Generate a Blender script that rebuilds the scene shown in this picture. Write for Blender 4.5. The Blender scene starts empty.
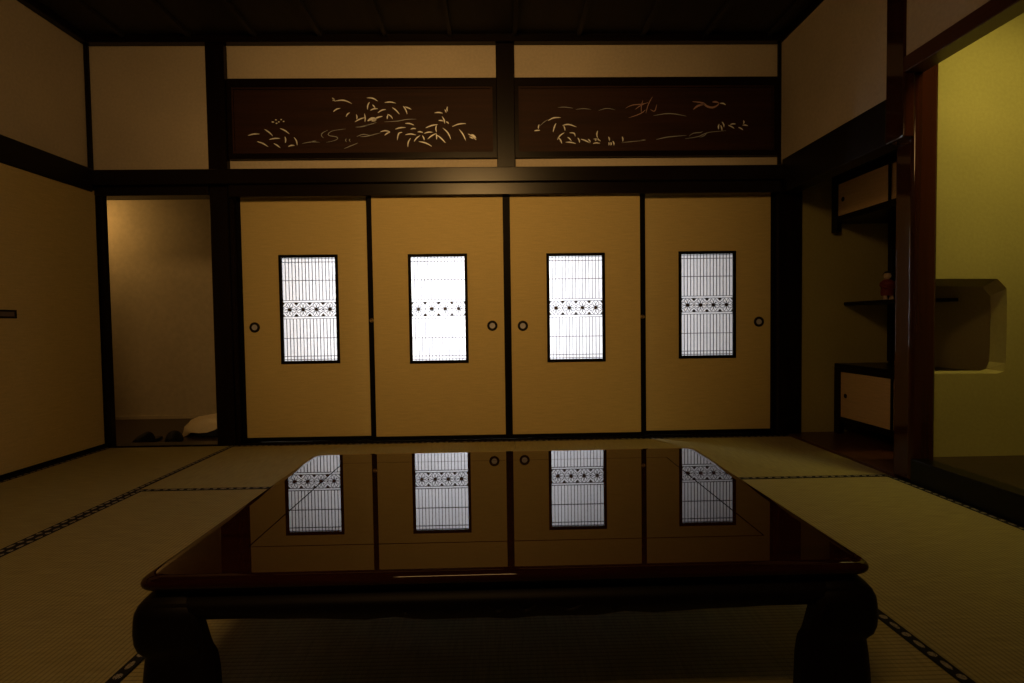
import bpy, bmesh, math, random
from mathutils import Vector, Matrix
random.seed(4)
C = bpy.context.scene.collection
PI = math.pi
INK = {'LW':[(9,[(-1.776,2.211),(-1.693,2.221)]),(9,[(-1.659,2.254),(-1.601,2.207)]),(9,[(-1.714,2.168),(-1.637,2.131)]),(9,[(-1.627,2.182),(-1.551,2.189)]),(9,[(-1.596,2.154),(-1.55,2.122)]),(9,[(-1.549,2.259),(-1.484,2.22)]),(9,[(-1.517,2.202),(-1.515,2.157)]),(9,[(-1.452,2.197),(-1.431,2.139)]),(9,[(-1.494,2.131),(-1.449,2.139)]),(9,[(-1.153,2.45),(-1.037,2.431)]),(9,[(-1.169,2.374),(-1.119,2.399)]),(9,[(-1.08,2.338),(-1.052,2.369)]),(9,[(-1.007,2.355),(-1.005,2.32)]),(9,[(-1.018,2.302),(-0.945,2.333)]),(9,[(-0.949,2.36),(-0.947,2.301)]),(9,[(-1.175,2.472),(-1.154,2.445)]),(9,[(-1.171,2.45),(-1.158,2.463)]),(9,[(-1.607,2.305),(-1.589,2.303)]),(9,[(-1.583,2.319),(-1.569,2.318)]),(9,[(-1.579,2.294),(-1.565,2.296)]),(9,[(-1.561,2.303),(-1.55,2.307)]),(9,[(-1.544,2.321),(-1.533,2.321)]),(9,[(-1.528,2.308),(-1.516,2.307)]),(9,[(-0.929,2.471),(-0.852,2.447)]),(9,[(-0.91,2.442),(-0.926,2.389)]),(9,[(-0.891,2.423),(-0.872,2.399)]),(9,[(-0.907,2.383),(-0.853,2.394)]),(9,[(-0.854,2.365),(-0.795,2.389)]),(9,[(-0.804,2.437),(-0.724,2.432)]),(9,[(-0.751,2.403),(-0.7,2.354)]),(9,[(-0.673,2.412),(-0.645,2.354)]),(9,[(-0.663,2.407),(-0.615,2.388)]),(9,[(-0.786,2.355),(-0.748,2.321)]),(9,[(-0.781,2.35),(-0.787,2.321)]),(9,[(-0.661,2.289),(-0.598,2.277)]),(9,[(-0.732,2.249),(-0.657,2.26)]),(9,[(-0.623,2.248),(-0.584,2.25)]),(9,[(-0.72,2.171),(-0.711,2.224),(-0.682,2.227)]),(9,[(-0.662,2.209),(-0.585,2.207)]),(9,[(-0.574,2.228),(-0.535,2.223)]),(9,[(-0.624,2.185),(-0.645,2.122)]),(9,[(-0.6,2.161),(-0.555,2.204)]),(9,[(-0.566,2.161),(-0.474,2.126)]),(9,[(-0.541,2.204),(-0.527,2.17)]),(9,[(-0.526,2.218),(-0.467,2.226)]),(9,[(-0.515,2.257),(-0.427,2.281)]),(9,[(-0.502,2.178),(-0.438,2.218)]),(9,[(-0.437,2.276),(-0.438,2.227)]),(9,[(-0.438,2.208),(-0.376,2.15)]),(9,[(-0.44,2.213),(-0.439,2.174)]),(9,[(-0.393,2.256),(-0.336,2.174)]),(9,[(-0.422,2.309),(-0.387,2.304)]),(9,[(-0.397,2.338),(-0.378,2.285)]),(9,[(-0.368,2.3),(-0.349,2.285)]),(9,[(-0.45,2.363),(-0.391,2.36)]),(9,[(-0.356,2.406),(-0.357,2.372)]),(9,[(-0.376,2.386),(-0.367,2.364)]),(9,[(-0.325,2.265),(-0.227,2.286)]),(9,[(-0.276,2.246),(-0.229,2.163)]),(9,[(-0.213,2.212),(-0.155,2.168)]),(9,[(-0.204,2.192),(-0.174,2.177)]),(9,[(-0.189,2.211),(-0.155,2.182)]),(9,[(-0.837,2.232),(-0.769,2.231)]),(9,[(-0.809,2.206),(-0.769,2.229)])],'LS':[(5,[(-1.395,2.152),(-1.331,2.165),(-1.269,2.16)]),(5,[(-1.336,2.159),(-1.295,2.169)]),(5,[(-1.086,2.253),(-1.186,2.242),(-1.213,2.218),(-1.204,2.205),(-1.151,2.2),(-1.137,2.186),(-1.169,2.169),(-1.224,2.16)]),(5,[(-1.212,2.245),(-1.253,2.227),(-1.26,2.205),(-1.241,2.189)]),(5,[(-1.081,2.184),(-1.09,2.173),(-1.08,2.161)]),(5,[(-1.054,2.184),(-1.063,2.172),(-1.052,2.161)]),(5,[(-1.099,2.114),(-1.044,2.136),(-0.999,2.154)]),(5,[(-1.014,2.266),(-0.969,2.266),(-0.911,2.283)]),(5,[(-1.007,2.199),(-0.913,2.207)]),(5,[(-0.982,2.269),(-0.924,2.279),(-0.865,2.298)]),(5,[(-0.807,2.302),(-0.699,2.306),(-0.66,2.318),(-0.582,2.32)]),(5,[(-0.984,2.197),(-0.925,2.201),(-0.837,2.225)])],'LB':[(22,[(-0.928,2.308),(-0.898,2.327),(-0.866,2.317),(-0.899,2.307)]),(10,[(-0.879,2.322),(-0.82,2.341)])],'RW':[(9,[(0.263,2.231),(0.305,2.235)]),(9,[(0.298,2.276),(0.293,2.245)]),(9,[(0.364,2.303),(0.399,2.325),(0.454,2.325)]),(9,[(0.398,2.222),(0.407,2.258),(0.421,2.285)]),(9,[(0.467,2.268),(0.508,2.28),(0.568,2.257)]),(9,[(0.429,2.167),(0.48,2.217)]),(9,[(0.434,2.185),(0.461,2.14)]),(9,[(0.476,2.266),(0.485,2.23)]),(9,[(0.503,2.185),(0.53,2.158)]),(9,[(0.489,2.149),(0.562,2.139)]),(9,[(0.517,2.216),(0.554,2.216),(0.558,2.189)]),(9,[(0.576,2.18),(0.59,2.144)]),(9,[(0.599,2.171),(0.663,2.143)]),(9,[(0.65,2.17),(0.668,2.148)]),(9,[(0.721,2.229),(0.719,2.179)]),(9,[(0.691,2.17),(0.741,2.156)]),(9,[(0.686,2.138),(0.737,2.138)]),(9,[(0.7,2.156),(0.728,2.174)]),(9,[(0.799,2.187),(0.806,2.156)]),(9,[(0.801,2.147),(0.801,2.124)]),(9,[(0.815,2.147),(0.815,2.124)]),(9,[(0.829,2.156),(0.838,2.124)]),(9,[(0.898,2.187),(0.902,2.151)]),(9,[(1.61,2.42),(1.653,2.408)]),(9,[(1.6,2.234),(1.605,2.273)]),(9,[(1.625,2.288),(1.64,2.249)]),(9,[(1.615,2.264),(1.625,2.224)]),(9,[(1.67,2.263),(1.715,2.239)]),(9,[(1.685,2.268),(1.725,2.271)]),(9,[(1.745,2.248),(1.78,2.228)]),(9,[(1.775,2.263),(1.815,2.258)]),(9,[(1.783,2.297),(1.783,2.272)])],'RS':[(4,[(0.307,2.267),(0.367,2.312)]),(4,[(0.893,2.142),(0.958,2.15),(1.068,2.159)]),(4,[(0.436,2.397),(0.546,2.39)]),(4,[(0.564,2.381),(0.674,2.381)]),(4,[(0.729,2.373),(0.849,2.377)]),(6,[(1.355,2.168),(1.455,2.182),(1.48,2.196),(1.525,2.215),(1.655,2.224)]),(6,[(1.385,2.187),(1.415,2.211),(1.47,2.211),(1.485,2.22)]),(6,[(1.465,2.177),(1.5,2.191),(1.515,2.211)]),(6,[(1.146,2.164),(1.226,2.183),(1.365,2.192)]),(6,[(1.027,2.155),(1.067,2.162)]),(6,[(1.127,2.335),(1.366,2.329)])],'RB':[(7,[(0.924,2.389),(0.973,2.414),(1.038,2.414),(1.087,2.427)]),(7,[(1.12,2.469),(1.087,2.416),(1.071,2.351)]),(7,[(1.05,2.444),(1.038,2.358)]),(7,[(1.15,2.413),(1.137,2.357),(1.104,2.379)]),(7,[(0.946,2.32),(1.038,2.349),(1.071,2.379)]),(7,[(0.994,2.38),(1.06,2.418)]),(16,[(1.411,2.433),(1.495,2.425),(1.505,2.401),(1.555,2.386),(1.595,2.405),(1.605,2.425)]),(16,[(1.416,2.377),(1.495,2.411)]),(16,[(1.466,2.411),(1.505,2.413)]),(16,[(1.555,2.43),(1.6,2.425)])]}

# ------------------------------------------------------------------ materials
def new_mat(name):
    m = bpy.data.materials.new(name); m.use_nodes = True
    nt = m.node_tree
    return m, nt, nt.nodes['Principled BSDF']

def grain_mat(name, col, col2, rough, scale=(1.2, 1.2, 26), spec=.5, coat=0, detail=3, bump=0.0, coat_rough=.05):
    """wood: noise stretched along the local axis with the small scale"""
    m, nt, b = new_mat(name)
    tc = nt.nodes.new('ShaderNodeTexCoord'); mp = nt.nodes.new('ShaderNodeMapping')
    mp.inputs['Scale'].default_value = scale
    nz = nt.nodes.new('ShaderNodeTexNoise'); nz.inputs['Scale'].default_value = 1.0
    nz.inputs['Detail'].default_value = detail; nz.inputs['Distortion'].default_value = .4
    rp = nt.nodes.new('ShaderNodeValToRGB')
    rp.color_ramp.elements[0].position = .3; rp.color_ramp.elements[0].color = (*col, 1)
    rp.color_ramp.elements[1].position = .7; rp.color_ramp.elements[1].color = (*col2, 1)
    nt.links.new(tc.outputs['Object'], mp.inputs[0]); nt.links.new(mp.outputs[0], nz.inputs['Vector'])
    nt.links.new(nz.outputs['Fac'], rp.inputs[0]); nt.links.new(rp.outputs[0], b.inputs['Base Color'])
    b.inputs['Roughness'].default_value = rough
    b.inputs['Specular IOR Level'].default_value = spec
    b.inputs['Coat Weight'].default_value = coat; b.inputs['Coat IOR'].default_value = 1.35; b.inputs['Coat Roughness'].default_value = coat_rough
    if bump:
        bp = nt.nodes.new('ShaderNodeBump'); bp.inputs['Strength'].default_value = bump
        bp.inputs['Distance'].default_value = .002
        nt.links.new(nz.outputs['Fac'], bp.inputs['Height']); nt.links.new(bp.outputs[0], b.inputs['Normal'])
    return m

def plaster_mat(name, col, var=.12, scale=60, bump=.25, big=2.0):
    m, nt, b = new_mat(name)
    tc = nt.nodes.new('ShaderNodeTexCoord')
    n1 = nt.nodes.new('ShaderNodeTexNoise'); n1.inputs['Scale'].default_value = scale; n1.inputs['Detail'].default_value = 4
    n2 = nt.nodes.new('ShaderNodeTexNoise'); n2.inputs['Scale'].default_value = big; n2.inputs['Detail'].default_value = 2
    mx = nt.nodes.new('ShaderNodeMix'); mx.data_type = 'FLOAT'; mx.inputs[0].default_value = .5
    rp = nt.nodes.new('ShaderNodeValToRGB')
    rp.color_ramp.elements[0].position = .3; rp.color_ramp.elements[0].color = (*[c*(1-var) for c in col], 1)
    rp.color_ramp.elements[1].position = .7; rp.color_ramp.elements[1].color = (*[min(1, c*(1+var)) for c in col], 1)
    for n in (n1, n2): nt.links.new(tc.outputs['Object'], n.inputs['Vector'])
    nt.links.new(n1.outputs['Fac'], mx.inputs[2]); nt.links.new(n2.outputs['Fac'], mx.inputs[3])
    nt.links.new(mx.outputs[0], rp.inputs[0]); nt.links.new(rp.outputs[0], b.inputs['Base Color'])
    b.inputs['Roughness'].default_value = .95; b.inputs['Specular IOR Level'].default_value = .15
    bp = nt.nodes.new('ShaderNodeBump'); bp.inputs['Strength'].default_value = bump; bp.inputs['Distance'].default_value = .003
    nt.links.new(n1.outputs['Fac'], bp.inputs['Height']); nt.links.new(bp.outputs[0], b.inputs['Normal'])
    return m

def plain_mat(name, col, rough=.5, metal=0, spec=.5):
    m, nt, b = new_mat(name)
    b.inputs['Base Color'].default_value = (*col, 1); b.inputs['Roughness'].default_value = rough
    b.inputs['Metallic'].default_value = metal; b.inputs['Specular IOR Level'].default_value = spec
    return m

def fusuma_mat(name, col):
    m, nt, b = new_mat(name)
    tc = nt.nodes.new('ShaderNodeTexCoord'); mp = nt.nodes.new('ShaderNodeMapping')
    mp.inputs['Scale'].default_value = (9, 9, 260)
    nz = nt.nodes.new('ShaderNodeTexNoise'); nz.inputs['Scale'].default_value = 1; nz.inputs['Detail'].default_value = 4
    n2 = nt.nodes.new('ShaderNodeTexNoise'); n2.inputs['Scale'].default_value = 120; n2.inputs['Detail'].default_value = 3
    mx = nt.nodes.new('ShaderNodeMix'); mx.data_type = 'FLOAT'; mx.inputs[0].default_value = .35
    rp = nt.nodes.new('ShaderNodeValToRGB')
    rp.color_ramp.elements[0].position = .3; rp.color_ramp.elements[0].color = (*[c*.86 for c in col], 1)
    rp.color_ramp.elements[1].position = .7; rp.color_ramp.elements[1].color = (*[c*1.1 for c in col], 1)
    nt.links.new(tc.outputs['Object'], mp.inputs[0]); nt.links.new(mp.outputs[0], nz.inputs['Vector'])
    nt.links.new(tc.outputs['Object'], n2.inputs['Vector'])
    nt.links.new(nz.outputs['Fac'], mx.inputs[2]); nt.links.new(n2.outputs['Fac'], mx.inputs[3])
    nt.links.new(mx.outputs[0], rp.inputs[0]); nt.links.new(rp.outputs[0], b.inputs['Base Color'])
    b.inputs['Roughness'].default_value = .8; b.inputs['Specular IOR Level'].default_value = .25
    return m

def tatami_mat(name, col):
    """local X runs along the mat: ribs every 15 mm across Y, rush strands every few mm along X"""
    m, nt, b = new_mat(name)
    tc = nt.nodes.new('ShaderNodeTexCoord')
    w = nt.nodes.new('ShaderNodeTexWave'); w.wave_type = 'BANDS'; w.bands_direction = 'Y'
    w.inputs['Scale'].default_value = 20.9; w.inputs['Distortion'].default_value = 0      # about 15 mm
    w2 = nt.nodes.new('ShaderNodeTexWave'); w2.wave_type = 'BANDS'; w2.bands_direction = 'X'
    w2.inputs['Scale'].default_value = 70; w2.inputs['Distortion'].default_value = 1.0
    mp = nt.nodes.new('ShaderNodeMapping'); mp.inputs['Scale'].default_value = (150, 9, 1)
    nz = nt.nodes.new('ShaderNodeTexNoise'); nz.inputs['Scale'].default_value = 1; nz.inputs['Detail'].default_value = 3
    rp = nt.nodes.new('ShaderNodeValToRGB')
    rp.color_ramp.elements[0].position = .25; rp.color_ramp.elements[0].color = (*[c*.78 for c in col], 1)
    rp.color_ramp.elements[1].position = .75; rp.color_ramp.elements[1].color = (*[c*1.12 for c in col], 1)
    add = nt.nodes.new('ShaderNodeMath'); add.operation = 'ADD'
    nt.links.new(tc.outputs['Object'], w.inputs['Vector']); nt.links.new(tc.outputs['Object'], w2.inputs['Vector'])
    nt.links.new(tc.outputs['Object'], mp.inputs[0]); nt.links.new(mp.outputs[0], nz.inputs['Vector'])
    nt.links.new(nz.outputs['Fac'], rp.inputs[0])
    dk = nt.nodes.new('ShaderNodeMix'); dk.data_type = 'RGBA'; dk.blend_type = 'MULTIPLY'
    r2 = nt.nodes.new('ShaderNodeValToRGB')
    r2.color_ramp.elements[0].position = .0; r2.color_ramp.elements[0].color = (.62, .62, .6, 1)
    r2.color_ramp.elements[1].position = .35; r2.color_ramp.elements[1].color = (1, 1, 1, 1)
    nt.links.new(w.outputs['Fac'], r2.inputs[0])
    dk.inputs[0].default_value = 1
    nt.links.new(rp.outputs[0], dk.inputs[6]); nt.links.new(r2.outputs[0], dk.inputs[7])
    nt.links.new(dk.outputs[2], b.inputs['Base Color'])
    nt.links.new(w.outputs['Fac'], add.inputs[0]); nt.links.new(w2.outputs['Fac'], add.inputs[1])
    bp = nt.nodes.new('ShaderNodeBump'); bp.inputs['Strength'].default_value = .35; bp.inputs['Distance'].default_value = .0015
    nt.links.new(add.outputs[0], bp.inputs['Height']); nt.links.new(bp.outputs[0], b.inputs['Normal'])
    b.inputs['Roughness'].default_value = .75; b.inputs['Specular IOR Level'].default_value = .3
    return m

def heri_mat(name):
    """dark cloth border woven with pale oval crests every 43 mm, round and long ones in turn (local X runs along it)"""
    m, nt, b = new_mat(name)
    N = nt.nodes.new; L = nt.links.new
    tc = N('ShaderNodeTexCoord'); sp = N('ShaderNodeSeparateXYZ'); L(tc.outputs['Object'], sp.inputs[0])
    def math_(op, a, c=None, d=None):
        n = N('ShaderNodeMath'); n.operation = op
        for i, v in enumerate((a, c, d)):
            if v is None: continue
            if isinstance(v, (int, float)): n.inputs[i].default_value = v
            else: L(v, n.inputs[i])
        return n.outputs[0]
    def spot(off, sx, sy):
        u = math_('ADD', sp.outputs['X'], off); u = math_('WRAP', u, .043, -.043)
        u = math_('DIVIDE', u, sx); v = math_('DIVIDE', sp.outputs['Y'], sy)
        rr = math_('ADD', math_('MULTIPLY', u, u), math_('MULTIPLY', v, v))
        return math_('LESS_THAN', rr, 1.0)
    s = math_('MAXIMUM', spot(0, .0105, .0105), spot(.043, .017, .0075))
    nz = N('ShaderNodeTexNoise'); nz.inputs['Scale'].default_value = 420
    L(tc.outputs['Object'], nz.inputs['Vector'])
    s2 = math_('MULTIPLY', s, math_('GREATER_THAN', nz.outputs['Fac'], .42))
    mx = N('ShaderNodeMix'); mx.data_type = 'RGBA'
    mx.inputs[6].default_value = (.012, .012, .016, 1); mx.inputs[7].default_value = (.40, .36, .27, 1)
    L(s2, mx.inputs[0]); L(mx.outputs[2], b.inputs['Base Color'])
    b.inputs['Roughness'].default_value = .8; b.inputs['Specular IOR Level'].default_value = .2
    return m

def shoji_mat(name):
    m, nt, b = new_mat(name)
    nt.nodes.remove(b)
    out = nt.nodes['Material Output']
    d = nt.nodes.new('ShaderNodeBsdfDiffuse'); t = nt.nodes.new('ShaderNodeBsdfTranslucent')
    mx = nt.nodes.new('ShaderNodeMixShader'); mx.inputs[0].default_value = .6
    tc = nt.nodes.new('ShaderNodeTexCoord'); nz = nt.nodes.new('ShaderNodeTexNoise')
    nz.inputs['Scale'].default_value = 45; nz.inputs['Detail'].default_value = 4
    rp = nt.nodes.new('ShaderNodeValToRGB')
    rp.color_ramp.elements[0].position = .3; rp.color_ramp.elements[0].color = (.84, .84, .84, 1)
    rp.color_ramp.elements[1].position = .7; rp.color_ramp.elements[1].color = (.93, .93, .93, 1)
    nt.links.new(tc.outputs['Object'], nz.inputs['Vector']); nt.links.new(nz.outputs['Fac'], rp.inputs[0])
    nt.links.new(rp.outputs[0], t.inputs[0]); d.inputs[0].default_value = (.8, .78, .74, 1)
    nt.links.new(d.outputs[0], mx.inputs[1]); nt.links.new(t.outputs[0], mx.inputs[2])
    nt.links.new(mx.outputs[0], out.inputs[0])
    return m

DARK = (.0045, .0023, .0016); DARK2 = (.009, .0045, .0028)
M = dict(
    post_wood=grain_mat('dark stained post wood', DARK, DARK2, .3, (30, 30, 1.2), .15),
    beam_x=grain_mat('dark stained beam wood along x', DARK, DARK2, .27, (1.2, 30, 60), .2),
    beam_y=grain_mat('dark stained beam wood along y', DARK, DARK2, .45, (30, 1.2, 40), .25),
    red_post=grain_mat('polished red brown post wood', (.030, .008, .004), (.048, .012, .006), .07, (24, 24, 1.0), .5),
    red_beam=grain_mat('red brown beam wood', (.05, .015, .007), (.085, .026, .012), .4, (24, 1.0, 30)),
    red_floor=grain_mat('red brown board', (.06, .02, .009), (.10, .035, .016), .3, (20, 1.0, 10)),
    ceiling=grain_mat('dark ceiling boards', (.012, .008, .005), (.022, .014, .009), .7, (14, .7, 6)),
    lacquer=plain_mat('black lacquer stile', (.004, .0032, .003), .5, 0, .06),
    kamachi=plain_mat('black lacquer sill', (.003, .003, .003), .3, 0, .2),
    plaster=plaster_mat('sand plaster', (.60, .52, .41)),
    moss=plaster_mat('ochre green plaster', (.40, .355, .14), .1),
    hall=plaster_mat('hall sand wall', (.55, .47, .33), .12, 25),
    paper=fusuma_mat('gold beige screen paper', (.63, .50, .225)),
    cab_paper=fusuma_mat('cabinet door paper', (.74, .53, .29)),
    tatami=tatami_mat('woven rush', (.47, .405, .165)),
    heri=heri_mat('tatami border cloth'),
    shoji=shoji_mat('shoji paper'),
    kumiko=plain_mat('dark lattice wood', (.03, .014, .008), .5),
    pull_ring=plain_mat('dark bronze', (.010, .007, .006), .5, 0, .2),
    pull_cup=plain_mat('pale bronze', (.46, .46, .56), .5, .0),
    pull_plate=plain_mat('brown pull plate', (.16, .12, .10), .5),
    brass=plain_mat('dull brass', (.45, .33, .15), .35, .9),
    ranma=grain_mat('ranma board wood', (.022, .008, .004), (.040, .014, .0065), .6, (1.5, 8, 34), .2),
    ranma_frame=grain_mat('ranma frame wood', (.006, .003, .002), (.010, .005, .003), .3, (1.5, 20, 20), .12),
    pearl=plain_mat('mother of pearl', (.95, .97, 1.0), .3, .0, 1.0),
    pearl_grey=plain_mat('grey shell', (.42, .46, .52), .35, 0, .6),
    pearl_pink=plain_mat('pink shell', (.48, .30, .30), .35, 0, .6),
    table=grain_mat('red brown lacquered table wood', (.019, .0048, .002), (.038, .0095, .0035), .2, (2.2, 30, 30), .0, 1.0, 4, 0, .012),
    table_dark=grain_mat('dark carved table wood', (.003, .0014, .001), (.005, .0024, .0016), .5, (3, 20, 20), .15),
    hall_floor=grain_mat('hall boards', (.03, .017, .009), (.05, .028, .015), .4, (1.0, 20, 10)),
    slipper=plain_mat('dark slipper vinyl', (.007, .006, .006), .6, 0, .15),
    slipper_in=plain_mat('dark brown insole', (.02, .011, .008), .7),
    cloth=plaster_mat('cream cloth', (.90, .76, .52), .08, 40, .3, 8),
    bundle=plain_mat('navy cloth', (.008, .009, .016), .8),
    doll_red=plain_mat('red figurine cloth', (.20, .025, .015), .6),
    doll_pale=plain_mat('pale figurine face', (.62, .48, .40), .5),
    doll_dark=plain_mat('dark figurine hair', (.012, .010, .010), .5),
    earth=plain_mat('under floor', (.02, .018, .015), .9),
)

# ------------------------------------------------------------------ mesh helpers
class MB:
    def __init__(s): s.bm = bmesh.new()
    def box(s, x0, x1, y0, y1, z0, z1, bev=0, seg=1):
        b = s.bm
        vs = [b.verts.new(v) for v in ((x0,y0,z0),(x1,y0,z0),(x1,y1,z0),(x0,y1,z0),(x0,y0,z1),(x1,y0,z1),(x1,y1,z1),(x0,y1,z1))]
        fs = [b.faces.new([vs[i] for i in f]) for f in ((0,3,2,1),(4,5,6,7),(0,1,5,4),(1,2,6,5),(2,3,7,6),(3,0,4,7))]
        if bev:
            es = {e for f in fs for e in f.edges}
            bmesh.ops.bevel(b, geom=list(es), offset=bev, segments=seg, profile=.5, affect='EDGES')
        return s
    def prism(s, pts, a0, a1, axis='y'):
        """closed outline in the plane of the other two axes, pulled from a0 to a1"""
        b = s.bm
        def mk(p, a):
            return {'y': (p[0], a, p[1]), 'x': (a, p[0], p[1]), 'z': (p[0], p[1], a)}[axis]
        A = [b.verts.new(mk(p, a0)) for p in pts]; B = [b.verts.new(mk(p, a1)) for p in pts]
        n = len(pts)
        b.faces.new(A); b.faces.new(B[::-1])
        for i in range(n): b.faces.new((A[i], B[i], B[(i+1) % n], A[(i+1) % n]))
        return s
    def ringplate(s, x0, x1, z0, z1, hx0, hx1, hz0, hz1, y0, y1):
        """plate in the xz plane with a rectangular hole"""
        b = s.bm
        def loop(xa, xb, za, zb, y): return [b.verts.new(v) for v in ((xa,y,za),(xb,y,za),(xb,y,zb),(xa,y,zb))]
        o0, o1 = loop(x0,x1,z0,z1,y0), loop(x0,x1,z0,z1,y1)
        i0, i1 = loop(hx0,hx1,hz0,hz1,y0), loop(hx0,hx1,hz0,hz1,y1)
        for k in range(4):
            j = (k+1) % 4
            b.faces.new((o0[k], o0[j], i0[j], i0[k])); b.faces.new((o1[j], o1[k], i1[k], i1[j]))
            b.faces.new((o0[j], o0[k], o1[k], o1[j])); b.faces.new((i0[k], i0[j], i1[j], i1[k]))
        return s
    def rings(s, loops, cap0=True, cap1=True, closed=False):
        b = s.bm
        V = [[b.verts.new(p) for p in L] for L in loops]
        n = len(loops[0])
        R = list(range(len(V)-1)) + ([len(V)-1] if closed else [])
        for i in R:
            A, B = V[i], V[(i+1) % len(V)]
            for k in range(n): b.faces.new((A[k], A[(k+1) % n], B[(k+1) % n], B[k]))
        if cap0 and not closed: b.faces.new(V[0][::-1])
        if cap1 and not closed: b.faces.new(V[-1])
        return s
    def tube(s, pts, r, n=6, closed=False):
        """round bar along a polyline; r a number or one per point"""
        P = [Vector(p) for p in pts]; loops = []
        for i, p in enumerate(P):
            if closed: t = P[(i+1) % len(P)] - P[i-1]
            else: t = P[min(i+1, len(P)-1)] - P[max(i-1, 0)]
            t.normalize()
            up = Vector((0, 0, 1)) if abs(t.z) < .9 else Vector((0, 1, 0))
            a = t.cross(up).normalized(); c = a.cross(t)
            rr = r[i] if isinstance(r, (list, tuple)) else r
            loops.append([p + a*rr*math.cos(2*PI*k/n) + c*rr*math.sin(2*PI*k/n) for k in range(n)])
        return s.rings(loops, closed=closed)
    def disc_y(s, cx, cz, y0, y1, prof, n=20):
        """turned shape about the y axis; prof = [(radius, 0..1 along y0->y1)]"""
        loops = [[(cx + r*math.cos(2*PI*k/n), y0+(y1-y0)*t, cz + r*math.sin(2*PI*k/n)) for k in range(n)] for r, t in prof]
        return s.rings(loops)
    def leaf(s, pts, w, y0, y1, taper=True):
        """brush stroke in the xz plane: a thin inlaid piece, widest in the middle"""
        P = [Vector((p[0], p[1])) for p in pts]
        if len(P) == 2 and taper:                       # leaves bow a little
            d = P[1]-P[0]; nb = Vector((-d.y, d.x))
            if nb.y < 0: nb = -nb
            P = [P[0], (P[0]+P[1])/2+nb*random.uniform(.05, .17), P[1]]
        Q = []
        for i in range(len(P)-1):
            k = 4 if len(P) == 2 else 3
            for j in range(k): Q.append(P[i].lerp(P[i+1], j/k))
        Q.append(P[-1])
        for _ in range(2 if len(P) > 2 else 0):
            Q = [Q[0]] + [(Q[i-1]+Q[i]*2+Q[i+1])/4 for i in range(1, len(Q)-1)] + [Q[-1]]
        A, B = [], []
        for i, q in enumerate(Q):
            t = (Q[min(i+1, len(Q)-1)] - Q[max(i-1, 0)])
            if t.length < 1e-6: t = Vector((1, 0))
            t.normalize(); nrm = Vector((-t.y, t.x)); u = i/(len(Q)-1)
            h = w/2*1.12*((.10+.90*math.sin(PI*min(1, u*.94+.04))**.8) if taper else 1)
            A.append(q+nrm*h); B.append(q-nrm*h)
        loops = [[(a.x, y0, a.y), (b.x, y0, b.y), (b.x, y1, b.y), (a.x, y1, a.y)] for a, b in zip(A, B)]
        return s.rings(loops)
    def build(s, name, mat, parent=None, origin=(0, 0, 0), smooth=False, rotz=0):
        """link as ONE object. Coordinates given in world space; origin = object's own origin (below parent's)"""
        b = s.bm
        bmesh.ops.recalc_face_normals(b, faces=b.faces)
        po = Vector(parent.matrix_basis.translation) if parent else Vector((0, 0, 0))
        if parent and parent.parent: po = po + Vector(parent.parent.matrix_basis.translation)
        o0 = Vector(origin) if origin != (0, 0, 0) else po
        mtx = Matrix.Translation(-o0)
        if rotz: mtx = Matrix.Rotation(-rotz, 4, 'Z') @ mtx
        bmesh.ops.transform(b, matrix=mtx, verts=b.verts)
        me = bpy.data.meshes.new(name); b.to_mesh(me); b.free()
        if smooth:
            for f in me.polygons: f.use_smooth = True
            me.set_sharp_from_angle(angle=math.radians(42))
        me.materials.append(M[mat] if isinstance(mat, str) else mat)
        o = bpy.data.objects.new(name, me); C.objects.link(o)
        o.location = o0 - po; o.rotation_euler = (0, 0, rotz)
        if parent: o.parent = parent
        return o

def thing(name, label, cat, loc, group=None):
    o = bpy.data.objects.new(name, None); C.objects.link(o)
    o.empty_display_size = .1; o.location = loc
    o['label'] = label; o['category'] = cat
    if group: o['group'] = group
    return o
def tag(o, label, cat, group=None):
    o['label'] = label; o['category'] = cat
    if group: o['group'] = group
    return o
TRIM = [0]
def struct(mb, name, mat, smooth=False, label=None):
    if name == 'trim':
        TRIM[0] += 1; name = 'trim_%d' % TRIM[0]
    o = mb.build(name, mat, smooth=smooth); o['kind'] = 'structure'
    if label: o['label'] = label
    return o

def polish(mb, label):
    """rounded polished post: smooth corners, faces kept flat by area weighted normals"""
    o = struct(mb, 'trim', 'red_post', False, label)
    for f in o.data.polygons: f.use_smooth = True
    w = o.modifiers.new('even normals', 'WEIGHTED_NORMAL'); w.weight = 100; w.keep_sharp = True
    return o

# ------------------------------------------------------------------ the setting
CEIL = 2.90
XL, XR, YB = -2.90, 2.10, 3.90
# floor under the mats, hall floor, alcove floors
struct(MB().box(-4.8, 3.3, -1.4, 3.85, -.14, -.055), 'floor', 'earth')
struct(MB().box(-4.8, -1.86, 3.97, 5.36, -.12, -.04), 'floor_hall', 'hall_floor')
struct(MB().box(-1.86, 3.3, 3.97, 6.2, -.12, -.04), 'floor_veranda', 'hall_floor')
struct(MB().box(-2.83, 2.1, 3.855, 3.97, -.055, .010, .002), 'trim', 'beam_x', label='dark wooden sill under the sliding screens')
struct(MB().box(2.105, 2.90, 2.80, 3.9, -.055, .012), 'floor_alcove', 'red_floor')
struct(MB().box(2.20, 3.05, .9, 2.80, -.055, .10), 'floor_tokonoma', 'hall_floor')
struct(MB().box(2.105, 2.20, .9, 2.69, -.055, .122, .004), 'trim', 'kamachi', label='black lacquered front sill of the raised alcove')

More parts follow.
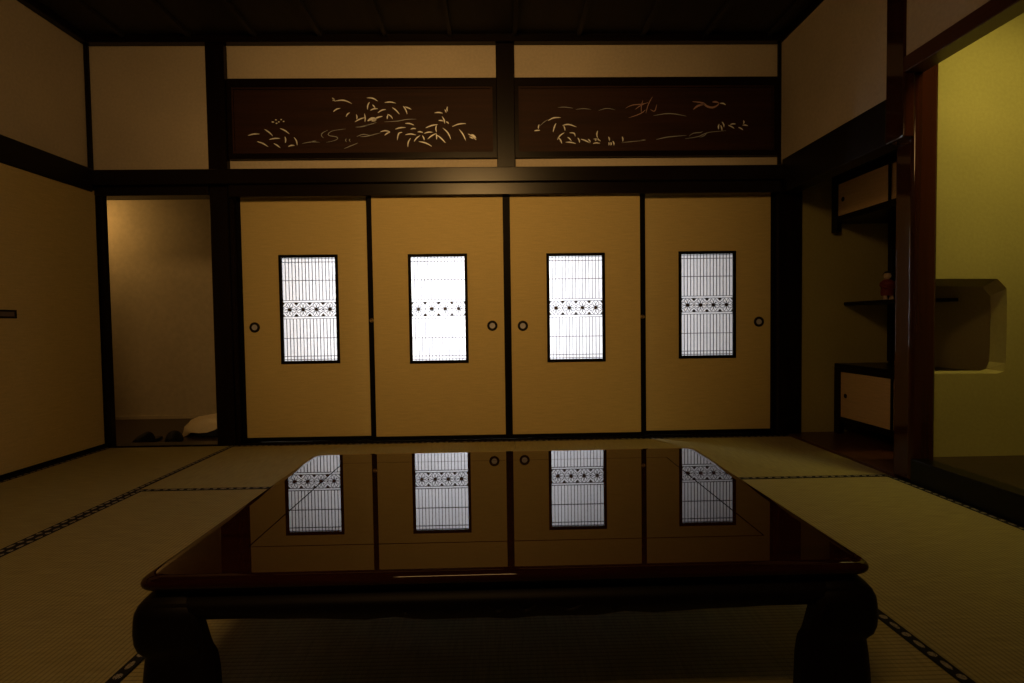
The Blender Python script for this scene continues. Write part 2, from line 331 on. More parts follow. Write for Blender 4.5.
# ceiling: boards with slim battens
cb = MB().box(-2.95, 2.15, -1.4, 3.95, CEIL, CEIL+.05)
k = -2.6
while k < 2.1:
    cb.box(k-.014, k+.014, -1.4, 3.86, CEIL-.024, CEIL+.001); k += .455
struct(cb, 'ceiling', 'ceiling')
struct(MB().box(-2.9, 2.1, 3.84, 3.90, 2.843, 2.899, .004), 'trim', 'beam_x')
struct(MB().box(-2.9, -2.85, -1.3, 3.84, 2.843, 2.899, .004), 'trim', 'beam_y')
struct(MB().box(2.046, 2.1, -1.3, 3.84, 2.843, 2.899, .004), 'trim', 'beam_y')

# back wall
wb = MB().box(-2.9, 2.16, 3.90, 3.985, 1.9, CEIL)
struct(wb, 'wall_back', 'plaster')
# posts of the back wall
P = lambda x0, x1, y0, y1, z0, z1, mat='post_wood', lab=None: struct(MB().box(x0, x1, y0, y1, z0, z1, .005), 'trim', mat, label=lab)
P(-2.045, -1.915, 3.85, 3.99, 0, 2.843, lab='dark post between the passage and the screens')
P(-1.915, -1.885, 3.86, 3.98, .010, 1.76)
P(-2.99, -2.798, 3.862, 3.912, 0, 1.86, lab='dark corner post beside the passage')
P(-2.90, -2.872, 3.872, 3.9, 1.95, 2.843)
P(-.007, .124, 3.862, 3.90, 1.95, 2.843, lab='short dark post between the two transom panels')
P(2.022, 2.20, 3.85, 3.99, 0, 1.97, lab='dark post at the end of the screens')
P(2.034, 2.056, 3.872, 3.9, 1.95, 2.843)
# long beam and grooved head rail over the screens
struct(MB().box(-2.88, 2.06, 3.80, 3.90, 1.851, 1.954, .005), 'trim', 'beam_x', label='long dark wooden beam above the sliding screens')
struct(MB().box(-1.9, 2.03, 3.826, 3.862, 1.766, 1.857, .004), 'trim', 'beam_x', label='grooved head rail above the sliding screens')
struct(MB().box(-1.9, 2.03, 3.862, 3.985, 1.802, 1.9), 'trim', 'beam_x')
struct(MB().box(-2.86, -2.045, 3.845, 3.985, 1.785, 1.9, .004), 'trim', 'beam_x', label='dark head rail above the passage')

# left wall
struct(MB().box(-3.0, -2.9, -1.3, 3.98, 1.90, CEIL), 'wall_left', 'plaster')
struct(MB().box(-2.905, -2.826, -1.3, 3.82, 1.806, 1.966, .005), 'trim', 'beam_y', label='long dark beam on the side wall above the plain screens')
struct(MB().box(-3.0, -2.833, -1.3, 3.86, -.055, .012, .002), 'trim', 'beam_y')
struct(MB().box(-3.0, -2.87, -1.3, 3.86, 1.838, 1.91), 'trim', 'beam_y')
struct(MB().box(-3.0, -2.845, -1.3, 2.898, .012, 1.84), 'wall_left_near', 'paper')

# right wall: upper plaster, beams, main post, alcove walls
struct(MB().box(2.055, 2.15, 2.80, 3.90, 1.99, CEIL), 'wall_right', 'plaster')
struct(MB().box(2.055, 2.15, .9, 2.69, 2.15, CEIL), 'wall_right_upper', 'plaster')
struct(MB().box(2.055, 3.15, -1.3, .9, -.055, CEIL), 'wall_right_near', 'plaster')
struct(MB().box(2.046, 2.16, 2.812, 3.845, 1.764, 2.002, .002), 'trim', 'beam_y', label='deep dark beam over the shelf alcove')
struct(MB().box(2.046, 2.15, .9, 2.70, 2.084, 2.162, .004), 'trim', 'red_beam', label='red brown lintel over the lit alcove')
polish(MB().box(2.045, 2.104, 2.683, 2.812, 1.764, 2.843, .008, 4), 'dark post facing in the wall above the alcove post')
polish(MB().box(2.103, 2.236, 2.687, 2.82, 0, 2.30, .022, 6), 'polished red brown alcove post')
struct(MB().box(2.20, 3.05, 3.90, 3.985, -.055, 2.4), 'wall_alcove_end', 'moss')
struct(MB().box(2.90, 3.05, 2.887, 3.90, -.055, 2.4), 'wall_alcove_back', 'moss')
struct(MB().box(3.05, 3.15, .9, 2.80, -.055, 2.75), 'wall_tokonoma_back', 'moss')
struct(MB().box(2.15, 2.9, 2.885, 3.90, 2.36, 2.44), 'ceiling_alcove', 'ceiling')
struct(MB().box(2.15, 3.15, .9, 2.80, 2.70, 2.78), 'ceiling_tokonoma', 'ceiling')
P(2.862, 2.90, 3.862, 3.90, .53, 2.36, lab='thin dark corner post standing on the low cabinet')
# division wall with its opening (rounded plaster lip)
dv = MB()
hole_n = [(2.20, .552), (2.66, .545), (2.697, .556), (2.706, .60), (2.707, .70), (2.707, .92), (2.703, 1.0), (2.652, 1.052), (2.40, 1.055), (2.20, 1.055)]
hole_f = [(2.20, .558), (2.645, .553), (2.676, .562), (2.694, .603), (2.697, .70), (2.697, .90), (2.694, .965), (2.648, 1.015), (2.40, 1.022), (2.20, 1.022)]
Yn, Yf = 2.80, 2.885
b = dv.bm
def col(hole, y): return [b.verts.new((x, y, z)) for x, z in hole]
outer_n = [(2.20, .10), (2.66, .10), (3.05, .10), (3.05, .60), (3.05, .70), (3.05, .92), (3.05, 2.70), (2.652, 2.70), (2.40, 2.70), (2.20, 2.70)]
hn, hf, on, of = col(hole_n, Yn), col(hole_f, Yf), col(outer_n, Yn), col(outer_n, Yf)
for i in range(len(hn)-1):
    b.faces.new((hn[i], hn[i+1], on[i+1], on[i])); b.faces.new((hf[i+1], hf[i], of[i], of[i+1]))
    f = b.faces.new((hn[i+1], hn[i], hf[i], hf[i+1]))
struct(dv, 'wall_alcove_divider', 'moss')

# hall behind the passage, veranda behind the screens
struct(MB().box(-4.8, -1.86, 5.30, 5.40, -.04, 2.5), 'wall_hall', 'hall')
struct(MB().box(-4.8, -1.86, 5.285, 5.30, -.04, -.008), 'baseboard_hall', 'hall')
struct(MB().box(-4.9, -4.8, 3.85, 5.4, -.1, 2.5), 'wall_hall_end', 'hall')
struct(MB().box(-4.8, -3.0, 3.9, 3.98, -.1, 2.5), 'wall_hall_near', 'hall')
struct(MB().box(-1.86, -1.80, 3.99, 6.2, -.1, 2.5), 'wall_daylight_block', 'hall')  # unseen partition, added to keep the veranda daylight out of the hall
struct(MB().box(-4.9, 3.3, 3.99, 6.3, 2.5, 2.58), 'ceiling_hall', 'ceiling')
struct(MB().box(-1.8, 3.3, 6.2, 6.3, -.1, 2.5), 'wall_veranda', 'plaster')
struct(MB().box(3.2, 3.3, 3.99, 6.2, -.1, 2.5), 'wall_veranda_end', 'plaster')
# wall behind the camera
struct(MB().box(-3.0, 2.1, -1.4, -1.3, -.055, CEIL), 'wall_front', 'plaster')

# ------------------------------------------------------------------ tatami mats
MATS = [  # x0, x1, y0, y1, along, label
    (-1.92, .09, 2.802, 3.85, 'x', 'tatami mat lying crosswise in front of the two screens nearest the passage'),
    (.09, 2.10, 2.802, 3.85, 'x', 'tatami mat lying crosswise between the far end of the table and the shelf alcove'),
    (-2.833, -1.92, 1.84, 3.85, 'y', 'tatami mat running along the side wall up to the passage sill'),
    (-1.92, -.93, .825, 2.802, 'y', 'tatami mat running lengthwise beside the low table on the passage side'),
    (1.06, 2.10, .825, 2.802, 'y', 'tatami mat running lengthwise between the low table and the lit alcove'),
    (-.93, 1.06, 1.83, 2.802, 'x', 'tatami mat hidden mostly beneath the far half of the low table'),
    (-.93, 1.06, .825, 1.83, 'x', 'shaded tatami mat beneath the near half of the low table'),
]
HW = .033
for x0, x1, y0, y1, al, lab in MATS:
    cx, cy = (x0+x1)/2, (y0+y1)/2
    t = thing('tatami_mat', lab, 'tatami mat', (cx, cy, -.055), 'tatami mats covering the room floor')
    g = .0012
    MB().box(x0+g, x1-g, y0+g, y1-g, -.055, -.0005, .002).build('rush_surface', 'tatami', t, (cx, cy, -.03), rotz=0 if al == 'x' else PI/2)
    for s in (-1, 1):
        if al == 'x':
            yy = (y0+g+HW/2) if s < 0 else (y1-g-HW/2)
            MB().box(x0+g, x1-g, yy-HW/2, yy+HW/2, -.052, .0008, .001).build('cloth_border', 'heri', t, (cx, yy, 0))
        else:
            xx = (x0+g+HW/2) if s < 0 else (x1-g-HW/2)
            MB().box(xx-HW/2, xx+HW/2, y0+g, y1-g, -.052, .0008, .001).build('cloth_border', 'heri', t, (xx, cy, 0), rotz=PI/2)
struct(MB().box(-2.833, 2.1, -1.3, .825, -.055, -.002), 'floor_near', 'tatami')
struct(MB().box(-2.833, -1.92, .825, 1.84, -.055, -.002), 'floor_near_side', 'tatami')

# ------------------------------------------------------------------ sliding screens with shoji windows
def lattice_window(t, cx, cz, y, wx=.4255, wz=.788):
    fr = .0205
    w = MB().ringplate(cx-wx/2, cx+wx/2, cz-wz/2, cz+wz/2, cx-wx/2+fr, cx+wx/2-fr, cz-wz/2+fr, cz+wz/2-fr, y-.004, y+.020).build('window_frame', 'lacquer', t)
    ix0, ix1, iz0, iz1 = cx-wx/2+fr-.001, cx+wx/2-fr+.001, cz-wz/2+fr-.001, cz+wz/2-fr+.001
    MB().box(ix0, ix1, y+.0125, y+.0135, iz0, iz1).build('paper_pane', 'shoji', w)
    kb = MB(); n = 16; top, bot = iz1, iz0; W = ix1-ix0
    ya, yb = y+.005, y+.0115
    zc = top - (351-68)/5.46/138.0
    zb0, zb1 = zc-.0665, zc+.0665
    for i in range(1, n):
        x = ix0 + W*i/n
        kb.box(x-.0017, x+.0017, ya, yb, bot, zb0); kb.box(x-.0017, x+.0017, ya, yb, zb1, top)
    for dz in (.033, .165): kb.box(ix0, ix1, ya-.001, yb, top-dz-.0019, top-dz+.0019)
    for dz in (.010, .034, .166): kb.box(ix0, ix1, ya-.001, yb, bot+dz-.0019, bot+dz+.0019)
    kb.box(ix0, ix1, ya-.001, yb, top-.0095, top-.0065)
    for z in (zb0, zb1): kb.box(ix0, ix1, ya-.001, yb, z-.0018, z+.0018)
    kb.build('lattice', 'kumiko', w)
    # band of four latticed flowers
    fb = MB(); u = W/4
    for z in (zc-.051, zc+.051): fb.box(ix0, ix1, ya, yb, z-.0018, z+.0018)
    for k in range(4):
        fx = ix0 + u*(k+.5)
        fb.disc_y(fx, zc, ya, yb, [(.0135, 0), (.0135, 1)], 8)
        for a in range(8):
            an = PI/8+a*PI/4; dx, dz = math.cos(an), math.sin(an)
            pts = []
            for q in range(12):
                th = 2*PI*q/12; r = .031+.0165*math.cos(th); s_ = .0085*math.sin(th)
                pts.append((fx+dx*r-dz*s_, (ya+yb)/2, zc+dz*r+dx*s_))
            fb.tube(pts, .0018, 4, True)
        for sx in (-1, 1):
            for sz in (-1, 1):
                fb.tube([(fx+sx*.008, (ya+yb)/2, zc+sz*.0505), (fx+sx*u/2, (ya+yb)/2, zc+sz*.012)], .0013, 4)
                fb.tube([(fx+sx*.030, (ya+yb)/2, zc+sz*.0505), (fx+sx*u/2, (ya+yb)/2, zc+sz*.028)], .0013, 4)
    for k in range(5):
        vx = ix0+u*k
        for sz in (-1, 1):
            h = .0125; a, c = max(vx-h, ix0), min(vx+h, ix1)
            fb.prism([(a, zc+sz*.050), (c, zc+sz*.050), (min(vx+.004, c), zc+sz*.034), (max(vx-.004, a), zc+sz*.034)], ya, yb)
        fb.prism([(max(vx-.008, ix0), zc), (vx, zc-.008), (min(vx+.008, ix1), zc), (vx, zc+.008)], ya, yb)
    fb.build('flower_band', 'kumiko', w)

def screen(px0, px1, fx0, fx1, y, wcx, wcz, pull, label, latch=None):
    """px: visible paper, fx: outer frame"""
    t = thing('sliding_screen', label, 'sliding door', ((fx0+fx1)/2, y+.0125, .010), 'sliding screens with small shoji windows')
    hw, hh = .4255/2-.002, .788/2-.002
    MB().ringplate(px0-.002, px1+.002, .035, 1.80, wcx-hw, wcx+hw, wcz-hh, wcz+hh, y+.003, y+.022).build('paper_panel', 'paper', t)
    MB().ringplate(fx0, fx1, .012, 1.80, px0, px1, .041, 1.788, y, y+.026).build('frame', 'lacquer', t)
    lattice_window(t, wcx, wcz, y)
    p = MB().disc_y(pull[0], pull[1], y-.004, y+.012, [(.0195, .35), (.0215, .1), (.028, 0), (.0340, .05), (.0375, .25), (.0375, 1), (.0195, 1)], 32).build('pull_ring', 'pull_ring', t, smooth=True)
    MB().disc_y(pull[0], pull[1], y-.001, y+.012, [(.009, .14), (.0165, .12), (.0202, .06), (.0202, .9)], 28).build('pull_cup', 'pull_cup', p, smooth=True)
    if latch:
        l = MB(); lx, lz = latch
        l.tube([(lx+.012*math.cos(a*PI/6), y-.006, lz+.012*math.sin(a*PI/6)) for a in range(12)], .0032, 6, True)
        l.box(lx-.008, lx+.008, y-.006, y+.001, lz-.006, lz+.006, .002)
        o = l.build('latch', 'brass', t, smooth=True); o['label'] = 'small brass ring latch'
    return t
screen(-1.858, -.959, -1.885, -.932, 3.910, -1.384, .972, (-1.782, .846), 'gold beige sliding screen nearest the passage, its round pull beside the outer post')
screen(-.912, .027, -.940, .0545, 3.870, -.446, .963, (-.059, .835), 'gold beige sliding screen before the middle joint, passage side, brightest window, pull at joint', (-.926, .885))
screen(.079, 1.020, .0535, 1.046, 3.870, .550, .958, (.162, .831), 'gold beige sliding screen just past the middle joint, alcove side, pull at joint', (1.034, .885))
screen(1.0685, 1.997, 1.042, 2.022, 3.910, 1.526, .967, (1.911, .837), 'dimmest gold beige sliding screen, nearest the shelf alcove, greyish window')

# plain screens of the side wall
for i, (y0, y1, lab) in enumerate(((2.90, 3.868, 'plain beige sliding screen on the side wall beside the passage, oblong dark pull'),)):
    xf = -2.838 if i % 2 == 0 else -2.872
    t = thing('plain_screen', lab, 'sliding door', (xf-.012, (y0+y1)/2, .012))
    MB().box(xf-.02, xf, y0+.018, y1-.018, .03, 1.825).build('paper_panel', 'paper', t)
    f = MB()
    f.box(xf-.024, xf+.003, y0, y0+.020, .012, 1.838); f.box(xf-.024, xf+.003, y1-.020, y1, .012, 1.838)
    f.box(xf-.024, xf+.003, y0+.020, y1-.020, .012, .032); f.box(xf-.024, xf+.003, y0+.020, y1-.020, 1.820, 1.838)
    f.build('frame', 'lacquer', t)
    py = (y0+.165) if i % 2 == 0 else (y1-.165)
    if i == 0: py = 3.105
    q = MB()
    q.box(xf-.004, xf+.006, py-.092, py+.092, .957, .968, .002); q.box(xf-.004, xf+.006, py-.092, py+.092, .919, .930, .002)
    q.box(xf-.004, xf+.006, py-.092, py-.080, .930, .957, .002); q.box(xf-.004, xf+.006, py+.080, py+.092, .930, .957, .002)
    p = q.build('pull_frame', 'pull_ring', t)
    MB().box(xf-.004, xf+.001, py-.081, py+.081, .929, .958).build('pull_plate', 'pull_plate', p)

# ------------------------------------------------------------------ transom panels with shell inlay
PXM = 1/138.0
def sprigs(strokes, gap=.085):
    """strokes that stand close together form one sprig"""
    n = len(strokes); root = list(range(n))
    def find(i):
        while root[i] != i: i = root[i]
        return i
    for i in range(n):
        for j in range(i):
            d = min(math.hypot(p[0]-q[0], p[1]-q[1]) for p in strokes[i][1] for q in strokes[j][1])
            if d < gap: root[find(i)] = find(j)
    out = {}
    for i in range(n): out.setdefault(find(i), []).append(strokes[i])
    return list(out.values())
def ranma(x0, x1, keys, label):
    t = thing('transom_panel', label, 'transom', ((x0+x1)/2, 3.888, 2.04))
    z0, z1 = 2.040, 2.602
    MB().box(x0+.01, x1-.01, 3.886, 3.898, z0+.01, z1-.01).build('board', 'ranma', t)
    f = MB().ringplate(x0, x1, z0, z1, x0+.028, x1-.028, z0+.040, z1-.058, 3.868, 3.8995)
    f.build('frame', 'ranma_frame', t)
    MB().ringplate(x0+.028, x1-.028, z0+.040, z1-.058, x0+.040, x1-.040, z0+.052, z1-.070, 3.876, 3.8995).build('inner_moulding', 'ranma', t)
    for key, nm, mt, fac, lab in keys:
        for grp in sprigs(INK[key]):
            m = MB()
            for w, pts in grp: m.leaf(pts, w*fac*PXM/7.6, 3.8845, 3.8865)
            o = m.build(nm, mt, t)
            o['label'] = lab
ranma(-1.909, -.006, (('LW', 'leaf_inlay', 'pearl', .95, 'white bamboo leaves and blossoms'), ('LS', 'stream_inlay', 'pearl_grey', .9, 'grey winding stream'), ('LB', 'bird_inlay', 'pearl', 1.0, 'white perched bird')),
      'dark transom panel inlaid with white bamboo and stream, on the passage side')
ranma(.124, 2.030, (('RW', 'leaf_inlay', 'pearl', .95, 'white grasses and leaves'), ('RS', 'stream_inlay', 'pearl_grey', .9, 'pale stream and mist lines'), ('RB', 'bird_inlay', 'pearl_pink', .8, 'pinkish flying bird')),
      'dark transom panel inlaid with two flying birds over grasses, on the alcove side')

# ------------------------------------------------------------------ low table
TX, TY, HX, HY, TZ = .012, 1.605, .762, .528, .340
def rr_loop(o, z, r=.03, nside=24, nc=5, zf=None):
    """rounded rectangle, o inside the table edge"""
    hx, hy = HX-o, HY-o; r = max(.0015, min(r, hx, hy)); pts = []
    cs = ((1, -1, -PI/2), (1, 1, 0), (-1, 1, PI/2), (-1, -1, PI))
    arcs = [[(TX+sx*(hx-r)+r*math.cos(a0+PI/2*k/nc), TY+sy*(hy-r)+r*math.sin(a0+PI/2*k/nc)) for k in range(nc+1)] for sx, sy, a0 in cs]
    for i in range(4):
        A = arcs[i]; B = arcs[(i+1) % 4]
        pts += [(p, 0) for p in A]
        p, q = A[-1], B[0]
        for k in range(1, nside): pts.append(((p[0]+(q[0]-p[0])*k/nside, p[1]+(q[1]-p[1])*k/nside), k/nside))
    return [(p[0], p[1], z + (zf(u) if zf else 0)) for p, u in pts]
tab = thing('low_table', 'low red brown lacquered table with curved legs on the tatami', 'table', (TX, TY, 0))
prof = [(.30, .312, .02), (.024, .312, .02), (.012, .3135, .026)]
for k in range(9):
    a = -PI/2*.9 + PI*.9*k/8
    prof.append((.0125-.0125*math.cos(a), .3265+.0125*math.sin(a), .032))
prof += [(.0262, .340, .03), (.0272, .340, .03), (.1550, .340, .004), (.1560, .340, .004), (.1563, .3385, .004), (.1572, .3370, .004), (.1588, .3370, .004), (.1597, .3385, .004), (.1600, .340, .004)]
MB().rings([rr_loop(o, z, r) for o, z, r in prof]).build('tabletop', 'table', tab, smooth=True)
def scallop(u):
    d = abs(u-.5)
    if d > .36: return 0
    return -.0075*(.5+.5*math.cos(PI*d/.36)) - .006*abs(math.sin(u*PI*9))*(1 if d < .28 else (.36-d)/.08)
ap = [(.052, .3125, .02, 0), (.020, .3125, .03, 0), (.022, .302, .03, 0), (.012, .296, .034, 0), (.000, .288, .038, 0), (-.004, .276, .04, 0), (.002, .262, .038, 0), (.010, .254, .034, 1), (.014, .250, .032, 1), (.052, .250, .02, 1)]
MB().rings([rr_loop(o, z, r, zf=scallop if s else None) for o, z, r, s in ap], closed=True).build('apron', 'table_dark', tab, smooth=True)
# carved relief on the long apron faces
for sy in (-1, 1):
    yf = TY+sy*(HY-.001); cv = MB()
    for sx in (-1, 1):
        pts = [(TX+sx*(.05+.012*q), yf, .268+.009*math.sin(q*.8)) for q in range(13)]
        e = pts[-1]
        pts += [(e[0]+sx*(.018-.018*(1-q/16)*math.cos(q*.5)), yf, e[2]+.016*(1-q/16)*math.sin(q*.5)) for q in range(1, 15)]
        cv.tube(pts, .0032, 5)
    cv.tube([(TX-.055+.0055*q, yf, .268+.009*math.cos(q*.6)) for q in range(21)], .004, 5)
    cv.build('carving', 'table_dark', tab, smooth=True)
# legs: curved L-shaped corner pieces, (height, outside inset, inner end of each wing, wing thickness)
LEG = [(.308, .022, .095, .03), (.300, .014, .105, .034), (.291, .004, .114, .04), (.281, -.004, .120, .045), (.268, -.009, .124, .047), (.255, -.0105, .127, .048), (.230, -.0115, .133, .050), (.208, -.0105, .138, .050), (.192, -.007, .142, .048),
       (.182, -.001, .145, .046), (.174, .003, .147, .044), (.162, .002, .150, .044), (.140, .000, .153, .046), (.110, -.002, .153, .05), (.070, -.004, .152, .056), (.030, -.002, .152, .06), (.006, .004, .150, .06), (.0, .010, .146, .056)]
for sx in (-1, 1):
    for sy in (-1, 1):
        loops = []
        for z, o, inn, th in LEG:
            xo, yo = HX-o, HY-o; r = .030
            L = [(xo-r+r*math.cos(PI/2*k/7), yo-r+r*math.sin(PI/2*k/7)) for k in range(8)]
            e = .012
            L += [(HX-inn+e, yo), (HX-inn, yo-e), (HX-inn, yo-th+e), (HX-inn+e, yo-th)]
            q = .02
            L += [(xo-th-q, yo-th), (xo-th-q*.3, yo-th-q*.3), (xo-th, yo-th-q)]
            L += [(xo-th, HY-inn+e), (xo-th+e, HY-inn), (xo-e, HY-inn), (xo, HY-inn+e)]
            loops.append([(TX+sx*px, TY+sy*py, z) for px, py in L])
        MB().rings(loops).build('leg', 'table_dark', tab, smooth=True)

# ------------------------------------------------------------------ alcove cabinets, shelf, ornament
def cab(name, label, z0, z1, dz0, dz1, pullz, foot, XF=2.47):
    """wall cabinet whose face is the plane x = XF, running from the end wall to the divider"""
    YA, YE = 2.915, 3.892
    t = thing(name, label, 'cabinet', (XF+.2, (YA+YE)/2, z0))
    c = MB()
    c.box(XF-.004, 2.893, YA, YE, z1-.026, z1, .002)                       # top board
    c.box(XF+.004, 2.893, YA, YE, dz0-.042, dz0-.012, .002)                # bottom board
    c.box(2.878, 2.893, YA, YE, dz0-.012, z1-.026)                         # back
    c.box(XF+.004, 2.878, YA, YA+.02, dz0-.012, z1-.026)
    c.box(XF+.004, 2.878, YE-.02, YE, dz0-.012, z1-.026)
    c.box(XF, XF+.03, YA+.03, YE-.06, dz0-.012, dz0, .002)                 # rails
    c.box(XF, XF+.03, YA+.03, YE-.06, dz1, z1-.026, .002)
    c.build('body', 'post_wood', t)
    for ya, yb in ((YE-.062, YE), (YA, YA+.04)):
        MB().box(XF-.006, XF+.034, ya, yb, z0, z1-.026 if foot else z1, .003).build('stile', 'post_wood', t)
    for i, (ya, yb, xo) in enumerate(((3.322, YE-.060, .006), (YA+.04, 3.345, .020))):
        d = MB().box(XF+xo, XF+xo+.010, ya+.012, yb-.002, dz0, dz1).build('door', 'cab_paper', t)
        e = MB().box(XF+xo-.001, XF+xo+.011, ya, ya+.012, dz0, dz1)
        e.build('edge_strip', 'lacquer', d)
        py = yb-.055 if i == 0 else ya+.055
        pl = MB()
        n = 18
        pl.rings([[(XF+xo+dx, py+r*math.cos(2*PI*k/n), pullz+r*math.sin(2*PI*k/n)) for k in range(n)] for r, dx in ((.010, -.001), (.014, -.003), (.0165, -.002), (.0165, .004))])
        pl.build('pull', 'pull_ring', d, smooth=True)
    return t
cab('low_cabinet', 'low dark cabinet with beige sliding doors on the alcove floor', .012, .523, .137, .464, .294, True)
cab('hanging_cabinet', 'dark cabinet with beige sliding doors hung high in the alcove', 1.478, 1.90, 1.588, 1.815, 1.70, False, 2.442)
sh = MB().box(2.535, 2.897, 3.32, 3.897, .950, .972, .003)
tag(sh.build('corner_shelf', 'post_wood', origin=(2.7, 3.6, .95)), 'thin dark wooden shelf floating in the alcove corner between the two cabinets', 'shelf')

dl = thing('figurine', 'tiny red and pale figurine standing on the thin dark alcove shelf', 'figurine', (2.63, 3.58, .973))
def lathe(prof, cx, cy, n=16, sx=1, sy=1):
    return [[(cx+sx*r*math.cos(2*PI*k/n), cy+sy*r*math.sin(2*PI*k/n), z) for k in range(n)] for r, z in prof]
zb = .973
MB().rings(lathe([(.020, zb+.028), (.040, zb+.030), (.043, zb+.05), (.040, zb+.085), (.050, zb+.10), (.047, zb+.118), (.026, zb+.137), (.010, zb+.142)], 2.63, 3.58, 18, 1, .75)).build('robe', 'doll_red', dl, smooth=True)
MB().rings(lathe([(.008, zb+.136), (.012, zb+.142), (.021, zb+.152), (.0235, zb+.165), (.020, zb+.178), (.008, zb+.185)], 2.625, 3.575)).build('head', 'doll_pale', dl, smooth=True)
MB().rings(lathe([(.023, zb+.160), (.0265, zb+.170), (.025, zb+.182), (.016, zb+.192), (.006, zb+.196)], 2.632, 3.584)).build('hair', 'doll_dark', dl, smooth=True)
for s in (-1, 1):
    MB().rings(lathe([(.012, zb), (.016, zb+.004), (.014, zb+.018), (.009, zb+.034)], 2.63+s*.022, 3.572, 12, .9, 1.2)).build('foot', 'doll_pale', dl, smooth=True)
for s in (-1, 1):
    MB().tube([(2.63+s*.034, 3.575, zb+.122), (2.63+s*.050, 3.56, zb+.098), (2.63+s*.030, 3.545, zb+.080)], [.011, .014, .010], 8).build('sleeve', 'doll_red', dl, smooth=True)

# ------------------------------------------------------------------ things on the hall floor
def slipper(x, y, rz, label):
    t = thing('slipper', label, 'slipper', (x, y, -.04), 'dark slippers on the hall floor')
    ca, sa = math.cos(rz), math.sin(rz)
    def at(u, v, z): return (x+u*ca-v*sa, y+u*sa+v*ca, -.04+z)
    def outline(s, z):
        L = []
        for k in range(28):
            a = 2*PI*k/28
            u = .135*math.cos(a); v = .055*math.sin(a)*(1+.16*math.cos(a)-.14*math.cos(2*a))
            L.append(at(u*s, v*s, z))
        return L
    MB().rings([outline(.96, 0), outline(1, .004), outline(1, .016), outline(.95, .020)]).build('sole', 'slipper', t, smooth=True)
    MB().rings([outline(.93, .019), outline(.90, .0225)]).build('insole', 'slipper_in', t, smooth=True)
    loops = []
    for k in range(8):
        u = -.005+.122*k/7; w = .060*math.sqrt(max(.04, 1-(max(0, u-.01)/.125)**2))
        h = .082*(1-.55*(k/7)**1.6)
        L = [at(u, w*math.cos(PI*j/10), .014+(h-.014)*math.sin(PI*j/10)) for j in range(11)]
        L += [at(u, (w-.004)*math.cos(PI*j/10), .014+(h-.018)*math.sin(PI*j/10)) for j in range(10, -1, -1)]
        loops.append(L)
    MB().rings(loops).build('upper', 'slipper', t, smooth=True)
slipper(-2.775, 4.22, -1.75, 'dark slipper on the hall floor, the one further from the cream cloth')
slipper(-2.585, 4.24, -1.1, 'dark slipper on the hall floor, the one closer to the cream cloth')
# dark bundle and the cream cloth thrown over it
def lump(z0, prof, cx, cy, hx, hy, n=30, wob=.0, seed=1, pw=.75):
    rnd = random.Random(seed); ph = [rnd.uniform(0, 6.28) for _ in range(4)]
    loops = []
    for s, z in prof:
        L = []
        for k in range(n):
            a = 2*PI*k/n
            w = 1+wob*(math.sin(3*a+ph[0])+.6*math.sin(5*a+ph[1]+z*30)+.4*math.sin(8*a+ph[2]))
            c, q = math.cos(a), math.sin(a)
            L.append((cx+hx*s*w*math.copysign(abs(c)**pw, c), cy+hy*s*w*math.copysign(abs(q)**pw, q), z0+z*(1+wob*math.sin(2*a+ph[3]))))
        loops.append(L)
    return loops
bd = thing('cloth_bundle', 'dark bundle with a crumpled cream cloth cover lying on the hall floor', 'bundle', (-2.38, 4.5, -.04))
MB().rings(lump(-.04, [(.9, 0), (1, .012), (1.03, .05), (1.02, .085), (.94, .115), (.6, .135)], -2.34, 4.5, .235, .15, wob=.02)).build('dark_base', 'bundle', bd, smooth=True)
def drape(prof, inner):
    """the cloth hangs low at the passage end and is pulled up at the front"""
    loops = []
    for s_, z in prof:
        L = []
        for k in range(44):
            a = 2*PI*k/44; c, q = math.cos(a), math.sin(a)
            low = .5-.5*c                                  # 1 towards the passage side
            hem = .088 - .105*low**1.4 + (.03 if q < 0 and c > -.5 else 0)*(1-low)
            top = .222 - .08*low + .012*math.sin(2*a+1)
            zz = hem+(top-hem)*z + .012*math.sin(5*a+5*z)*(1-z*.4) + .007*math.sin(9*a-4*z)
            w = 1+.05*math.sin(3*a+.6)+.035*math.sin(6*a+5*z)+.02*math.sin(10*a+1.3)
            if inner: w *= .965; zz -= .004*z
            L.append((-2.375+.275*s_*w*math.copysign(abs(c)**.85, c), 4.51+.17*s_*w*math.copysign(abs(q)**.85, q), -.04+zz))
        loops.append(L)
    return loops
pf = [(1.05, 0), (1.06, .18), (1.0, .45), (.86, .72), (.62, .90), (.34, .98), (.08, 1.0)]
MB().rings(drape(pf, False)+drape(pf[::-1], True), cap0=False, cap1=False, closed=True).build('cream_cover', 'cloth', bd, smooth=True)

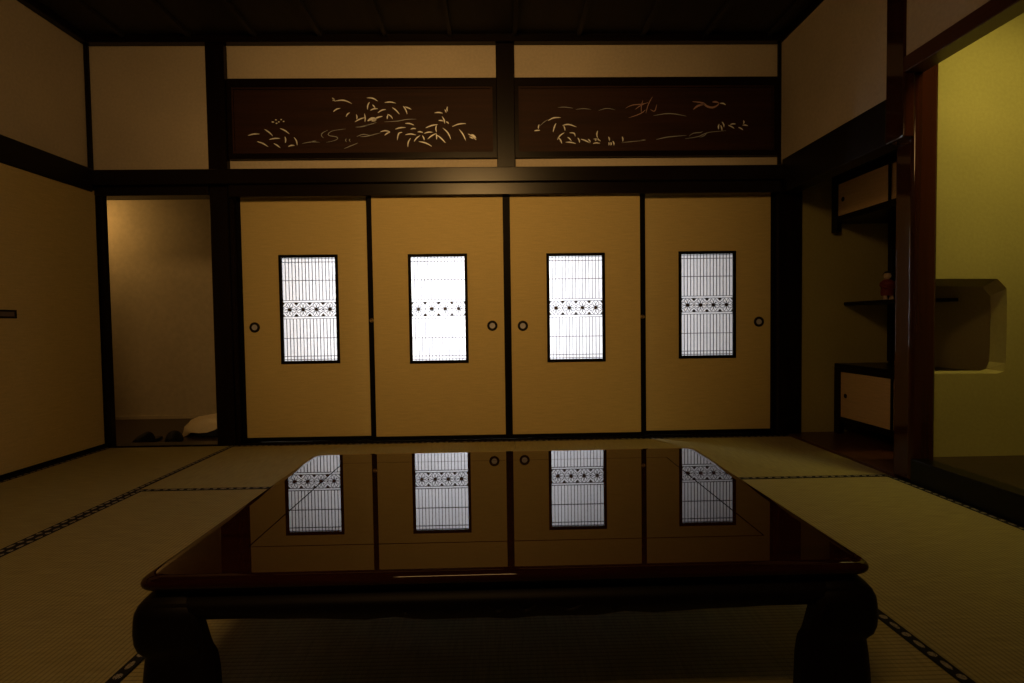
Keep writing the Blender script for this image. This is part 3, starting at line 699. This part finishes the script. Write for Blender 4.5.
# ------------------------------------------------------------------ light
def area(name, loc, aim, sx, sy, power, col, spread=180):
    l = bpy.data.lights.new(name, 'AREA'); l.shape = 'RECTANGLE'; l.size = sx; l.size_y = sy
    l.energy = power; l.color = col; l.spread = math.radians(spread)
    o = bpy.data.objects.new(name, l); C.objects.link(o); o.location = loc
    d = Vector(aim)-Vector(loc); o.rotation_euler = d.to_track_quat('-Z', 'Y').to_euler()
    return o
area('room_lamp', (-.32, -.15, 2.62), (-1.25, 3.9, 1.65), .80, .45, 14.0, (1.0, .56, .19), 155)
area('added_center_beam', (-.32, -.15, 2.60), (-.24, 3.9, 1.6), .80, .45, 5.6, (1.0, .56, .18), 60)  # added second light: brightens the back wall's middle, standing in for lens vignetting
area('tokonoma_lamp', (2.52, 2.05, 2.60), (2.60, 2.80, 1.2), .5, .12, 4.4, (1.0, .79, .22), 115)
area('hall_lamp', (-3.95, 4.82, 2.0), (-3.75, 5.3, 1.5), .3, .3, 2.7, (1.0, .56, .17))
area('veranda_daylight', (-.22, 5.3, 1.15), (-.22, 3.9, .97), 1.0, 1.2, 172, (.87, .90, 1.0))

w = bpy.data.worlds.new('night'); bpy.context.scene.world = w; w.use_nodes = True
w.node_tree.nodes['Background'].inputs[0].default_value = (.5, .4, .3, 1)
w.node_tree.nodes['Background'].inputs[1].default_value = .002

# ------------------------------------------------------------------ camera
cam = bpy.data.cameras.new('camera'); co = bpy.data.objects.new('camera', cam); C.objects.link(co)
cam.sensor_width = 36; cam.lens = 533.96/1024*36; cam.clip_start = .02
r = Vector((0.99967231, -0.02156542, -0.01379159)); u = Vector((0.01451363, 0.0336915, 0.99932689)); f = Vector((0.02108624, 0.99919959, -0.03399345))
m = Matrix((r, u, -f)).transposed().to_4x4(); m.translation = (0, 0, .85)
co.matrix_world = m
sc = bpy.context.scene; sc.camera = co
sc.view_settings.view_transform = 'Standard'; sc.view_settings.look = 'None'
sc.view_settings.gamma = 1; sc.view_settings.use_curve_mapping = False; sc.view_settings.exposure = 0
